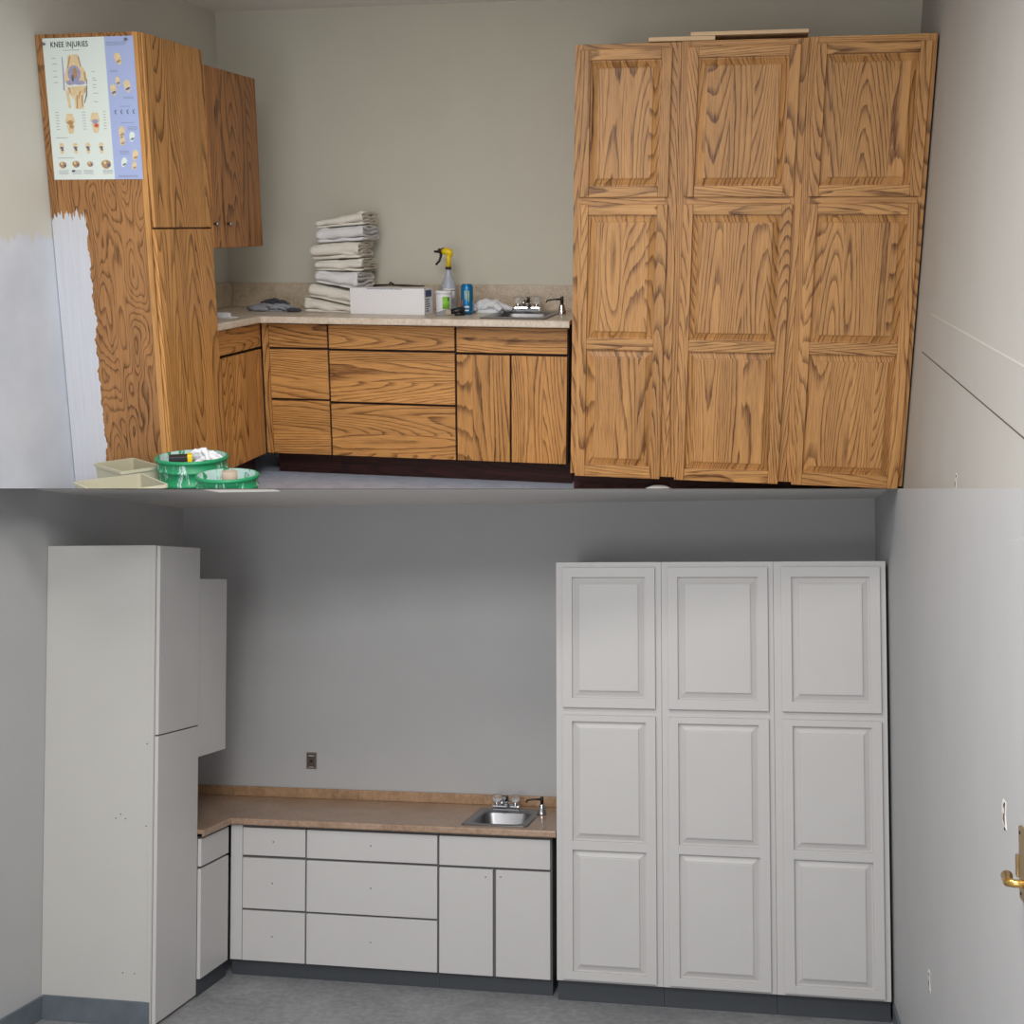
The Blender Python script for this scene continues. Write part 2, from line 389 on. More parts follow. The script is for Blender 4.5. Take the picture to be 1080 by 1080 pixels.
def countertop(room, xi, xe, yc, yl, zt, th, hole, mats, label, zbs, splash_t=.022):
    """L-shaped laminate worktop with a rounded front edge, a sink opening and splash boards."""
    root = thing('countertop', room, (0, 0, 0), label, 'countertop')
    n = .022
    hx0, hx1, hy0, hy1 = hole
    m = MB(); z0 = zt - .02
    m.box(.002, xi - n, yl, -.002, z0, zt); m.box(xi - n, hx0, yc + n, -.002, z0, zt); m.box(hx1, xe, yc + n, -.002, z0, zt)
    m.box(hx0, hx1, yc + n, hy0, z0, zt); m.box(hx0, hx1, hy1, -.002, z0, zt)
    prof = [(-.001, 0), (n - .008, 0), (n - .003, -.0015), (n, -.007), (n, -th + .006), (n - .003, -th + .001), (n - .007, -th), (n - .012, -th), (n - .012, -.021), (-.001, -.021)]
    path = [(Vector((xi - n, yl, 0)), Vector((1, 0, 0))), (Vector((xi - n, yc + n, 0)), Vector((1, -1, 0))), (Vector((xe, yc + n, 0)), Vector((0, -1, 0)))]
    rings = [[(p.x + d.x * q, p.y + d.y * q, zt + h) for q, h in prof] for p, d in path]
    m.loft(rings, 0, smooth=False)
    m.build('worktop', mats[0], root)
    m = MB(); m.box(.024, xe, -splash_t - .002, -.002, zt, zbs, 0, .005); m.box(.002, .002 + splash_t, yl, -.002, zt, zbs, 0, .005)
    m.build('splash_board', mats[1], root)
    return root
def rrect(x0, x1, y0, y1, z, r, n=5):
    out = []
    for cx, cy, a in ((x1 - r, y1 - r, 0), (x0 + r, y1 - r, 90), (x0 + r, y0 + r, 180), (x1 - r, y0 + r, 270)):
        for i in range(n + 1):
            t = math.radians(a + 90 * i / n); out.append((cx + r * math.cos(t), cy + r * math.sin(t), z))
    return out
def sink(room, x0, x1, y0, y1, z, label, fy=.04):
    root = thing('sink', room, (x0, y0, z), label, 'sink'); w, d = x1 - x0, y1 - y0
    bx0, bx1, by0, by1 = .035, w - .035, fy, d - .10
    m = MB()
    m.loft([rrect(0, w, 0, d, .0005, .02), rrect(.001, w - .001, .001, d - .001, .004, .02), rrect(.012, w - .012, .012, d - .012, .005, .02),
            rrect(bx0, bx1, by0, by1, .004, .05), rrect(bx0 + .006, bx1 - .006, by0 + .006, by1 - .006, -.006, .05),
            rrect(bx0 + .018, bx1 - .018, by0 + .018, by1 - .018, -.10, .05), rrect(bx0 + .05, bx1 - .05, by0 + .05, by1 - .05, -.125, .04)], 0, cap0=False)
    m.build('basin', 'steel', root)
    m = MB(); m.loft([rrect(-.004, w + .004, -.004, d + .004, .0003, .022), rrect(-.004, w + .004, -.004, d + .004, .0012, .022), rrect(.0, w, .0, d, .0018, .02)], 0, cap0=False, cap1=False); m.build('sealant_edge', 'rim', root)
    m = MB(); m.lathe([(.03, -.1245), (.028, -.122), (.012, -.1235)], (w / 2, (by0 + by1) / 2), 20); m.build('drain', 'chrome', root)
    return root
def faucet(room, x, y, z, label, w=.15):
    root = thing('faucet', room, (x, y, z), label, 'faucet'); h = w / 2
    m = MB(); m.box(-h, h, -.025, .025, 0, .026, 0, .008); m.build('base_plate', 'chrome', root)
    for s in (-1, 1):
        k = MB(); k.lathe([(.014, .024), (.014, .038), (.010, .042)], (s * h * .68, 0), 16); st = k.build('valve_stem', 'chrome', root)
        k = MB(); k.lathe([(.012, .040), (.023, .050), (.026, .062), (.026, .076), (.018, .082)], (s * h * .68, 0), 10); k.build('knob', 'acrylic', st)
    m = MB(); m.lathe([(.022, .024), (.021, .045), (.016, .062), (.006, .068)], (0, 0), 20); m.tube([(0, 0, .045), (0, -.03, .066), (0, -.075, .070), (0, -.105, .056), (0, -.11, .042)], [.013, .013, .012, .011, .010], 12)
    m.build('spout', 'chrome', root)
    m = MB(); m.box(-.016, .018, -.045, -.012, .052, .080, 0, .006); m.build('lever_cap', 'black', root)
    return root
def dispenser(room, x, y, z, label):
    root = thing('soap_dispenser', room, (x, y, z), label, 'soap dispenser')
    m = MB(); m.lathe([(.024, 0), (.024, .006), (.018, .03), (.013, .052), (.011, .056)], (0, 0), 20); m.build('body', 'chrome', root)
    m = MB(); m.lathe([(.009, .055), (.009, .092), (.006, .095)], (0, 0), 14)
    m.tube([(0, 0, .080), (-.04, -.004, .080), (-.078, -.008, .074), (-.084, -.008, .062)], [.006, .005, .0045, .004], 10); m.build('pump_spout', 'black', root)
    return root

# ================================================================ OAK ROOM (above)
U = W_OAK
zC = 2.489
XR = 3.760
struct('wall_left', MB().box(-.12, 0, -4.6, .12, -.2, zC + .1), 'wall_left_u', U)
struct('wall_back', MB().box(0, XR, 0, .12, -.2, zC + .1), 'wall_u', U)
struct('wall_right', MB().box(XR, XR + .12, -4.6, .12, -.2, zC + .1), 'wall_ur', U)
struct('floor', MB().box(-.12, XR + .12, -4.6, .12, -.12, 0), 'floor_u', U)
struct('ceiling', MB().box(-.12, XR + .12, -4.6, .12, zC, zC + .1), 'ceil', U)
struct('trim_1', MB().box(XR - .0015, XR + .001, -4.5, -1.1, .802, .806), 'line_dark', U)
struct('trim_2', MB().box(XR - .0015, XR + .001, -4.5, -1.3, .981, .985), 'line_light', U)
struct('baseboard_left', MB().box(.0, .012, -4.5, -1.80, 0, .10, 0, .003), 'base_side', U)

# tall cabinet at the left wall: plywood side with the poster and primer, doors to the right
TY0, TY1, TX, TZ = -1.797, -1.232, .489, 2.124
tc = thing('tall_cabinet', U, (0, TY0, 0), 'oak tall cabinet at the left wall, its side carrying a poster and white primer strokes', 'cabinet')
m = MB(); m.box(.004, TX - .045, 0, .02, .0, TZ, 0, 0); m.build('side_panel', 'oak_ply', tc)
m = MB(); m.box(TX - .045, TX - .020, 0, .02, .0, TZ, 0, .002); m.build('corner_stile', 'oak_edge', tc)
m = MB(); m.box(.003, TX - .023, .02, TY1 - TY0, .02, TZ - .002); m.build('carcass', 'oak_dark', tc)
m = MB(); m.box(TX - .019, TX, .006, TY1 - TY0 - .002, 1.337, TZ - .002, 0, .003); m.build('door', 'oak_v', tc)
m = MB(); m.box(TX - .019, TX, .006, TY1 - TY0 - .002, .05, 1.329, 0, .003); m.build('door', 'oak_v', tc)

# poster
pr = thing('poster', U, (0, TY0 - .001, 0), 'knee injuries anatomy poster pinned to the oak side panel', 'poster')
px0, px1, pz0, pz1 = .036, .452, 1.537, 2.108
m = MB(); m.box(px0, px0 + .285, -.0012, 0, pz0, pz1); sheet = m.build('sheet', 'paper', pr)
m = MB(); m.box(px0 + .285, px1, -.0012, 0, pz0, pz1); m.build('blue_column', 'lilac', pr)
def px(fx): return px0 + (px1 - px0) * fx
def pz(fz): return pz1 - (pz1 - pz0) * fz
tcv = bpy.data.curves.new('title', 'FONT'); tcv.body = 'KNEE INJURIES'; tcv.size = .030; tcv.offset = .0005; tcv.extrude = .0002; tcv.space_character = 1.12
tcv.materials.append(M['inkd']); tob = bpy.data.objects.new('title', tcv); me_t = bpy.data.meshes.new_from_object(tob); bpy.data.objects.remove(tob); to = bpy.data.objects.new('title', me_t); COL.objects.link(to); to.parent = pr
to.rotation_euler = (math.pi / 2, 0, 0); to.location = (px(.085), -.0015, pz(.063)); to.scale = (.80, 1, 1)
def pict(name, fn, mats):
    m = MB(); fn(m); return m.build(name, mats, pr)
y0p, yp = -.0012, -.0018
def big_knee(m):
    m.prism([(px(a), pz(b)) for a, b in ((.27, .12), (.38, .115), (.40, .19), (.455, .235), (.46, .29), (.43, .335), (.27, .34), (.215, .31), (.215, .26), (.25, .2))], 'y', yp, y0p, 0)
    m.prism([(px(a), pz(b)) for a, b in ((.22, .33), (.45, .325), (.45, .37), (.41, .41), (.40, .495), (.31, .498), (.305, .43), (.24, .38))], 'y', yp, y0p, 0)
    m.prism([(px(a), pz(b)) for a, b in ((.215, .36), (.25, .39), (.262, .49), (.235, .49), (.22, .41))], 'y', yp, y0p, 0)
    m.ellipse(px(.325), pz(.25), .030, .034, yp - .0003, yp, 1); m.ellipse(px(.285), pz(.31), .024, .010, yp - .0006, yp - .0003, 1); m.ellipse(px(.375), pz(.313), .026, .009, yp - .0009, yp - .0006, 1)
    m.ellipse(px(.335), pz(.245), .010, .022, yp - .0009, yp - .0006, 4); m.ellipse(px(.305), pz(.28), .006, .014, yp - .0009, yp - .0006, 3)
    m.prism([(px(a), pz(b)) for a, b in ((.20, .13), (.208, .13), (.212, .25), (.205, .37), (.19, .36), (.197, .25))], 'y', yp, y0p, 1)
    m.prism([(px(a), pz(b)) for a, b in ((.23, .334), (.34, .322), (.46, .326), (.46, .334), (.34, .338), (.23, .345))], 'y', yp - .0005, yp, 2)
    m.prism([(px(a), pz(b)) for a, b in ((.455, .29), (.463, .29), (.45, .4), (.415, .46), (.412, .45), (.44, .39))], 'y', yp, y0p, 3)
    for q, (xa, za, xb, zb) in enumerate(((.285, .13, .255, .21), (.375, .13, .40, .20), (.43, .24, .44, .30), (.33, .40, .325, .49), (.385, .40, .385, .48), (.37, .37, .35, .42), (.245, .345, .26, .38), (.43, .35, .42, .38))):
        m.prism([(px(xa), pz(za)), (px(xa) + .006, pz(za)), (px(xb) + .004, pz(zb)), (px(xb) - .001, pz(zb))], 'y', yp - .0002, yp, 4)
pict('knee_drawing', big_knee, ['bone', 'violet', 'paper', 'navyp', 'bone_d'])
def small_knee(m, fx, fz, s, tone):
    m.prism([(px(fx) + a * s, pz(fz) + b * s) for a, b in ((-.012, .035), (.012, .035), (.02, .005), (.012, 0), (-.014, 0), (-.02, .006))], 'y', yp, y0p, 0)
    m.prism([(px(fx) + a * s, pz(fz) + b * s) for a, b in ((-.016, -.003), (.017, -.003), (.010, -.035), (-.008, -.035))], 'y', yp, y0p, 0)
    m.ellipse(px(fx), pz(fz) + .004 * s, .013 * s, .008 * s, yp - .0003, yp, tone); m.ellipse(px(fx) + .004 * s, pz(fz) - .010 * s, .009 * s, .007 * s, yp - .0003, yp, 2 if tone == 1 else 3)
pict('knee_drawing', lambda m: small_knee(m, .235, .60, 1.15, 3), ['bone', 'violet', 'redp', 'bone_d'])
pict('knee_drawing', lambda m: small_knee(m, .515, .595, 1.15, 1), ['bone', 'violet', 'redp', 'bone_d'])
for fx in (.115, .27, .41, .56): pict('knee_drawing', lambda m, fx=fx: small_knee(m, fx, .775, .62, 3), ['bone', 'navyp', 'redp', 'navyp'])
def joint(m, fx, fz, s):
    m.ellipse(px(fx), pz(fz), .017 * s, .014 * s, yp, y0p, 0, egg=.2); m.ellipse(px(fx) + .010 * s, pz(fz) - .003, .006 * s, .006 * s, yp - .0003, yp, 1); m.ellipse(px(fx) - .004 * s, pz(fz) + .006 * s, .005 * s, .006 * s, yp - .0003, yp, 2)
for fx, fz, s in ((.11, .895, 1), (.26, .89, 1), (.42, .89, .8), (.60, .893, 1.3)): pict('joint_drawing', lambda m, fx=fx, fz=fz, s=s: joint(m, fx, fz, s), ['bone_d', 'navyp', 'bone'])
for fx, fz, s in ((.82, .155, 1.7), (.80, .31, 1.2), (.745, .37, 1.6), (.90, .345, 1.7), (.80, .665, 1.6), (.80, .73, 1.3), (.91, .70, 1.4), (.80, .88, 1.4), (.93, .83, 1.5), (.91, .905, 1.2)):
    def bl(m, fx=fx, fz=fz, s=s):
        s *= .72; m.ellipse(px(fx), pz(fz), .012 * s, .021 * s, yp, y0p, 0, rot=.5 - fz, egg=.3); m.ellipse(px(fx) + .002, pz(fz) - .008 * s, .009 * s, .004 * s, yp - .0003, yp, 1, rot=.4)
    pict('joint_drawing', bl, ['bone', 'navyp' if .3 < fz < .4 else 'bone_d'] if fz != .70 and fz != .88 else ['paper', 'ink'])
def crescents(m):
    for i in range(4):
        cx = px(.755 + .067 * i); t = [(cx + .007 * math.cos(a), pz(.523) + .009 * math.sin(a)) for a in [math.radians(70 + 220 * q / 8) for q in range(9)]]
        t += [(cx + .001 + .0035 * math.cos(a), pz(.523) + .006 * math.sin(a)) for a in [math.radians(290 - 220 * q / 8) for q in range(9)]]
        m.prism(t, 'y', yp, y0p, 0)
pict('meniscus_drawing', crescents, ['navyp'])
def captions(m):
    rnd = random.Random(3)
    def bar(fx, fz, w, h=.0016): m.box(px(fx), px(fx) + w, yp, y0p, pz(fz), pz(fz) + h, 0)
    bar(.22, .088, .075)
    for fz in (.14, .18, .23, .27, .31): bar(.09, fz, .016 + .008 * rnd.random())
    for fz in (.24, .285, .30, .33, .35, .39, .45): bar(.52, fz, .014 + .008 * rnd.random())
    for q in range(7): bar(.075, .52 + .02 * q, .016); bar(.375, .52 + .02 * q, .016); bar(.61, .52 + .02 * q, .012)
    bar(.06, .70, .055); bar(.06, .845, .075)
    for cx in (.06, .21, .34, .56):
        for q in range(4): bar(cx, .935 + .008 * q, .045, .0012)
    for cx, cz, w in ((.70, .04, .09), (.70, .05, .09), (.70, .06, .08), (.72, .235, .035), (.72, .245, .035), (.85, .42, .045), (.85, .43, .045), (.80, .485, .05), (.80, .60, .06),
                      (.87, .63, .045), (.87, .64, .045), (.87, .65, .04), (.76, .80, .045), (.76, .81, .045), (.76, .82, .045), (.73, .975, .09), (.73, .983, .09)): bar(cx, cz, w, .0014)
def caption_blocks():
    whole = MB(); captions(whole); whole.bm.faces.ensure_lookup_table()
    bars = []
    for k in range(0, len(whole.bm.faces), 6):
        vs_ = [v.co for f in whole.bm.faces[k:k + 6] for v in f.verts]
        bars.append((min(v.x for v in vs_), max(v.x for v in vs_), min(v.z for v in vs_), max(v.z for v in vs_)))
    whole.bm.free(); blocks = {}
    for b in bars:
        key = (round((b[0] - px0) / .05), round((pz1 - b[2]) / .12)); blocks.setdefault(key, []).append(b)
    for bl_ in blocks.values():
        m = MB()
        x0, x1, z0, z1 = min(b[0] for b in bl_), max(b[1] for b in bl_), min(b[2] for b in bl_), max(b[3] for b in bl_)
        for b in bl_: m.box(b[0], b[1], yp, y0p, b[2], b[3])
        m.box(x0 - .001, x1 + .001, y0p - .0002, y0p + .0002, z0 - .001, z1 + .001, 1)
        m.build('caption', ['ink', 'paper' if x0 < px0 + .285 else 'lilac'], pr)
caption_blocks()
for fx, fz in ((.025, .04), (.93, .025)):
    m = MB(); m.tube([(px(fx), -.001, pz(fz)), (px(fx), -.010, pz(fz))], [.004, .003], 10); m.tube([(px(fx), -.010, pz(fz)), (px(fx), -.014, pz(fz))], .006, 10); m.build('push_pin', 'steel', pr)

# wall cabinet behind the tall one
wc = thing('wall_cabinet', U, (0, -.646, 1.238), 'dark oak wall cabinet with two small knobs beside the tall cabinet', 'cabinet')
m = MB(); m.box(.003, .472, -.584, 0, 0, .825); m.build('carcass', 'oak_dark', wc)
m = MB(); m.box(.473, .492, -.584, -.496, .002, .823, 0, .002); d1 = m.build('door', 'oak_dark', wc)
m = MB(); m.box(.473, .492, -.489, -.001, .002, .823, 0, .002); d2 = m.build('door', 'oak_dark', wc)
for d, yy in ((d1, -.57), (d2, -.42)):
    m = MB(); m.tube([(.492, yy, .114), (.503, yy, .114), (.506, yy, .114), (.514, yy, .114), (.516, yy, .114)], [.005, .005, .011, .011, .006], 14); m.build('knob', 'steel', d)

# counter run
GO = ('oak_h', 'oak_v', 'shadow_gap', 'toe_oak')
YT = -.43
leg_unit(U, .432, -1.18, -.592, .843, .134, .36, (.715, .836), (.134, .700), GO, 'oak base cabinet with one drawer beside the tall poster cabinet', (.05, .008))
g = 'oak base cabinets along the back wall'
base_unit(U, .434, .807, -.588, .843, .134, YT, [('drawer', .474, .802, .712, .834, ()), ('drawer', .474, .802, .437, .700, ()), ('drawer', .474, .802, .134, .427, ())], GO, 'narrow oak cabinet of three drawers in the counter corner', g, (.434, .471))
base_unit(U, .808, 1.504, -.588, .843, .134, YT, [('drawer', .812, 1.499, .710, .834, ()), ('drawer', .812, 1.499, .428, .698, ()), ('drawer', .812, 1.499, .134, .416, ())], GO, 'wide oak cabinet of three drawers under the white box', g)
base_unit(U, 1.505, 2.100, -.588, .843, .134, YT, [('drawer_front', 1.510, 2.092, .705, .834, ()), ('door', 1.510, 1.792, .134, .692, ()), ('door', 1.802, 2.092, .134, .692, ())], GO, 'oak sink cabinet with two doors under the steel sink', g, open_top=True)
countertop(U, .484, 2.120, -.707, -1.232, .883, .036, (1.672, 1.958, -.556, -.192), ('top_u', 'splash_u'), 'beige speckled laminate worktop over the oak base cabinets', 1.022)
sink(U, 1.645, 1.985, -.635, -.10, .883, 'steel drop-in sink in the beige speckled worktop', .088)
faucet(U, 1.80, -.150, .8878, 'chrome faucet with clear knobs on the sink of the beige worktop')
dispenser(U, 2.012, -.28, .883, 'chrome soap dispenser with black spout on the beige worktop')

# right-hand oak cupboards
OM = ('oak_rv', 'oak_rh', 'oak_rv', 'toe_oak', 'shadow_gap')
gr = 'oak tall cabinets in the right-hand row'
yR = -.842
for (a, b, c, d, zt_, lab) in ((2.152, 2.640, 2.178, 2.600, 2.150, 'oak tall cabinet next to the sink, leftmost of the row'), (2.640, 3.208, 2.672, 3.172, 2.153, 'oak tall cabinet in the middle of the row, a long pine board on top'),
                               (3.208, 3.752, 3.236, 3.730, 2.156, 'oak tall cabinet against the right wall, with knotty dark grain')):
    tall_unit(U, a, b, yR, .137, zt_ + .003, c, d, [(1.522, 2.082)], [(.188, .758), (.812, 1.392)], (1.440, 1.473), OM, lab, gr, -.70, .128, 2.128)
bo = MB(); bo.box(0, .30, 0, .30, 0, .018, 0, .002)
tag(bo.build('loose_board', 'pine', None, U, (2.49, -.835, 2.1565)), 'short raw pine board on top of the leftmost oak tall cabinet', 'board')
bo = MB(); bo.box(0, .52, 0, .25, 0, .016, 0, .002)
tag(bo.build('loose_board', 'pine', None, U, (2.680, -.838, 2.1752)), 'long raw pine board lying over the middle oak tall cabinet', 'board')

# folded drop cloths
def fold_cloth(i, x, y, z, w, d, h, rz, tilt, mat, label):
    layers = 4; t = h / layers
    def fr(u, v):                                                     # serpentine centre line in (depth, height)
        return None
    pts = []
    for L in range(layers):
        zc = t * (L + .5); a, b = (0, d) if L % 2 == 0 else (d, 0)
        for q in range(9): pts.append((a + (b - a) * q / 8, zc))
        if L < layers - 1:
            e = b; s = 1 if b > a else -1
            for q in range(1, 5):
                an = -math.pi / 2 + math.pi * q / 5; pts.append((e + s * t * .5 * math.cos(an), zc + t / 2 + t / 2 * math.sin(an)))
    n = 22; th = t * .46
    m = MB(); rings = []
    P = [Vector((p[0], p[1])) for p in pts]
    sd = Vector((i * 7.3, i * 3.1, 0))
    for k in range(n + 1):
        u = k / n; xx = u * w; ring_a, ring_b = [], []
        for j, p in enumerate(P):
            tg = (P[min(j + 1, len(P) - 1)] - P[max(j - 1, 0)]).normalized(); nm = Vector((-tg.y, tg.x))
            wob = noise.noise(Vector((xx * 15, p.x * 12, p.y * 26)) + sd) * .017
            wob2 = noise.noise(Vector((xx * 9, p.x * 9 + 5, p.y * 15)) + sd) * .013
            rr = th * (1 if 0 < k < n else .45)
            for lst, sg in ((ring_a, 1), (ring_b, -1)):
                q = p + nm * rr * sg
                lst.append((xx + wob2 - (.006 if k == 0 else 0), q.x - wob2 * 1.5 + noise.noise(Vector((p.y * 30, 1, i))) * .006, max(.0015, q.y + wob * min(1, p.y / .02) + tilt * u * p.y / h * .3 + .0)))
        rings.append(ring_a + list(reversed(ring_b)))
    m.loft(rings, 0)
    # smooth outer wrap over the front and top, as the last fold
    wr = []
    for k in range(n + 1):
        u = k / n; xx = u * w * .99; rg = []
        prof = [(.9 * d, h + .002), (.5 * d, h + .006), (.12 * d, h + .004), (-.010, h - .004), (-.020, h * .72), (-.018, h * .45), (-.004, h * .30)]
        inner = [(.004, h * .34), (-.010, h * .46), (-.012, h * .70), (-.004, h - .012), (.12 * d, h - .004), (.5 * d, h - .003), (.9 * d, h - .004)]
        for (a, b) in prof + inner:
            wv = noise.noise(Vector((xx * 9, a * 7, b * 9)) + sd * 2) * .012
            rg.append((xx + wv, a + wv, b + wv * .7))
        wr.append(rg)
    m.loft(wr, 0)
    o = m.build('folded_drop_cloth', mat, None, U, (x, y, z), rz, smooth=True)
    return tag(o, label, 'folded cloth', 'folded canvas cloths stacked on the counter')
CL = [0, .083, .158, .224, .280, .369, .445, .489]; CR = [0, .036, .122, .221, .291, .381, .465, .540]
cl = [(515, 790, -.02, 'canvas', 'cream folded cloth at the very bottom of the stack'), (548, 800, .03, 'canvas', 'folded cloth directly above the bottommost cloth of the stack'),
      (585, 825, -.03, 'canvas2', 'folded cloth third from the bottom of the stack, whitish edge'), (592, 850, .02, 'canvas', 'folded cloth in the very middle of the stack'),
      (572, 838, .04, 'canvas', 'bulging folded cloth third from the top of the stack'), (604, 865, -.02, 'canvas2', 'folded cloth directly under the topmost cloth of the stack'),
      (600, 870, .05, 'canvas', 'topmost folded cloth of the stack, its top slanting')]
for i, (xa, xb, rz, mt, lab) in enumerate(cl):
    o = fold_cloth(i + 1, .612 + (xa - 515) * .00096, -.385, 0, (xb - xa) * .00098, .262, .0735, rz, 0, mt, lab)
    w_ = (xb - xa) * .00098
    for v in o.data.vertices:
        u_ = min(1, max(0, v.co.x / w_)); lo = CL[i] + (CR[i] - CL[i]) * u_; hi = CL[i + 1] + (CR[i + 1] - CL[i + 1]) * u_ - .004
        v.co.z = .8835 + lo + (hi - lo) * min(1.05, v.co.z / .0795) + max(0, .012 * (.5 - abs(u_ - .5)))*0
def crumple(name, room, x, y, z, sx, sy, h, seed, mat, label, cat, rz=0, ridge=1.0, nx=44, ny=30, lobes=None):
    m = MB(); bm = m.bm; g = []
    for j in range(ny + 1):
        row = []
        for i in range(nx + 1):
            u, v = i / nx * 2 - 1, j / ny * 2 - 1
            a = math.atan2(v, u); edge = 1 + .22 * noise.noise(Vector((math.cos(a) * 1.6, math.sin(a) * 1.6, seed)))
            px_, py_ = u * math.sqrt(max(0, 1 - v * v / 2)) * edge, v * math.sqrt(max(0, 1 - u * u / 2)) * edge
            r = max(abs(u), abs(v)); dome = max(0, 1 - r ** 2.2) ** .55
            rd = 1 - abs(noise.noise(Vector((u * 1.7, v * 1.7, seed * 3.3)))) * 2.2
            rd2 = 1 - (noise.noise(Vector((u * 3.2, v * 3.2, seed * 1.7))) ** 2 + .01) ** .5 * 2.0
            hh = dome * (.52 + .34 * rd * ridge + .14 * rd2 * ridge)
            row.append(bm.verts.new((px_ * sx, py_ * sy, max(.0, hh * h) + .001)))
        g.append(row)
    for j in range(ny):
        for i in range(nx): f = bm.faces.new((g[j][i], g[j][i + 1], g[j + 1][i + 1], g[j + 1][i])); f.smooth = True
    r = bmesh.ops.extrude_face_region(bm, geom=list(bm.faces)); 
    for v in r['geom']:
        if isinstance(v, bmesh.types.BMVert): v.co.z = max(0.0, v.co.z - .004)
    o = m.build(name, mat, None, room, (x, y, z), rz)
    return tag(o, label, cat)
def draped(name, room, x, y, z, sx, sy, h, seed, mat, label, cat, n=9, r=.013, rz=0, flat=.65):
    """A limp rag: overlapping soft folds lying over each other."""
    rnd = random.Random(seed); m = MB()
    for k in range(n):
        a = rnd.uniform(-.7, .7) + (0 if k % 3 else 1.2); cx, cy = rnd.uniform(-.55, .55) * sx, rnd.uniform(-.5, .5) * sy
        Lh = rnd.uniform(.45, .85) * sx * (.75 if k % 3 == 0 else 1); zt = rnd.uniform(.25, 1.0) * h; bend = rnd.uniform(-.5, .5) * sy
        pts, rs = [], []
        for q in range(9):
            t = q / 8 * 2 - 1
            px_ = cx + Lh * t * math.cos(a) - bend * (1 - t * t) * math.sin(a); py_ = cy + Lh * t * math.sin(a) + bend * (1 - t * t) * math.cos(a)
            pts.append((px_, py_ * flat, r * .8 + zt * max(0, 1 - t * t * .9) * (1 - .4 * abs(px_ / sx)))); rs.append(r * (1 - .55 * t * t) * rnd.uniform(.8, 1.2))
        m.tube(pts, rs, 10)
    for v in m.bm.verts:
        v.co += Vector((noise.noise(v.co * 40 + Vector((seed, 0, 0))), noise.noise(v.co * 40 + Vector((0, seed, 9))), noise.noise(v.co * 40 + Vector((5, 0, seed))))) * r * .45
        v.co.z = max(0, v.co.z)
    m.loft([[(sx * .8 * math.cos(t * math.pi / 12) * e * (1 + .2 * noise.noise(Vector((math.cos(t * math.pi / 12), math.sin(t * math.pi / 12), seed)))), sy * .8 * flat * math.sin(t * math.pi / 12) * e, zz_) for t in range(24)] for e, zz_ in ((1, 0), (.95, h * .18 + .004), (.6, h * .45), (.1, h * .55))])
    o = m.build(name, mat, None, room, (x, y, z), rz, smooth=True)
    return tag(o, label, cat)
draped('grey_rag', U, .385, -.34, .8835, .115, .085, .022, 4, 'greyrag', 'crumpled light grey rag in the counter corner, beneath a darker one', 'rag', 10, .014)
draped('dark_rag', U, .425, -.31, .920, .085, .055, .018, 9, 'darkrag', 'small dark grey rag lying on the light grey rag', 'rag', 7, .010)
draped('grey_rag', U, .540, -.38, .8835, .045, .035, .008, 12, 'darkrag', 'little dark rag end lying between rags and cloth stack', 'rag', 5, .009)
m = MB(); m.prism([(-.075, -.05), (.055, -.07), (.085, -.035), (-.01, .075)], 'z', 0, .003); m.prism([(-.05, .0), (.05, -.04), (.01, .05)], 'z', .003, .022)
tag(m.build('folded_paper', 'canvas2', None, U, (.32, -.80, .8835), .15), 'pale grey folded paper at the counter end by the tall cabinet', 'paper')
bmx = thing('cardboard_box', U, (.893, -.46, .8835), 'long white cardboard box with blue print on the beige counter', 'box', rz=-.075)
m = MB(); m.box(0, .425, 0, .130, 0, .138, 0, .003); m.build('body', 'white', bmx)
m = MB(); m.box(.008, .425, -.004, .02, .1385, .1400, 0, 0); m.build('top_flap', 'label', bmx)
m = MB()
rn = random.Random(5); xx = .10
while xx < .30:
    w = .006 + .012 * rn.random(); m.prism([(xx, .134), (xx + w, .131), (xx + w, .1335), (xx, .1365)], 'y', -.0012, 0.0005); xx += w + .003
m.build('handwriting', 'navy', bmx)
m = MB(); m.box(.4245, .4262, .012, .10, .094, .128); m.build('blue_label', 'navy', bmx)
m = MB()
for q in range(6): m.box(.4245, .4260, .018, .05 + .05 * rn.random(), .078 - .012 * q, .083 - .012 * q)
m.build('printed_lines', 'navy', bmx)
m = MB(); m.box(.425 - .002, .4256, -.0006, .001, 0, .138); m.build('edge_tape', 'ink', bmx)
m = MB(); m.tube([(0, 0, 0), (.10, .0, .004), (.17, .01, .001), (.29, 0, 0)], [.006, .004, .006, .003], 10); m.tube([(.09, .0, .004), (.10, -.01, .018), (.11, .01, .008)], .005, 8)
tag(m.build('paint_tool', 'inkd', None, U, (.99, -.345, 1.0285), -.06), 'thin dark paint tool lying on the white box', 'tool')
tb = thing('plastic_tub', U, (1.385, -.36, .8835), 'small white tub with lime green label beside the white box', 'tub')
m = MB(); m.lathe([(.038, 0), (.041, .01), (.043, .105), (.043, .11)], (0, 0), 28); m.build('body', 'white', tb)
m = MB(); m.lathe([(.046, .107), (.046, .120), (.043, .122), (.020, .122)], (0, 0), 28); m.build('lid', 'label', tb)
def arc_patch(m, r, a0, a1, z0, z1, mi=0, n=10, t=.0008):
    A = [math.radians(a0 + (a1 - a0) * i / n) for i in range(n + 1)]
    m.loft([[((r + t) * math.cos(a), (r + t) * math.sin(a), z0), ((r + t) * math.cos(a), (r + t) * math.sin(a), z1), (r * math.cos(a) * .995, r * math.sin(a) * .995, z1), (r * math.cos(a) * .995, r * math.sin(a) * .995, z0)] for a in A], mi)
m = MB(); arc_patch(m, .0425, -85, -30, .028, .092); m.build('green_label', 'lime', tb)
m = MB(); arc_patch(m, .0435, -46, -38, .070, .088, n=3); m.build('label_mark', 'inkd', tb)
sp = thing('spray_bottle', U, (1.375, -.215, .8835), 'clear spray bottle with yellow and black trigger head by the wall', 'spray bottle')
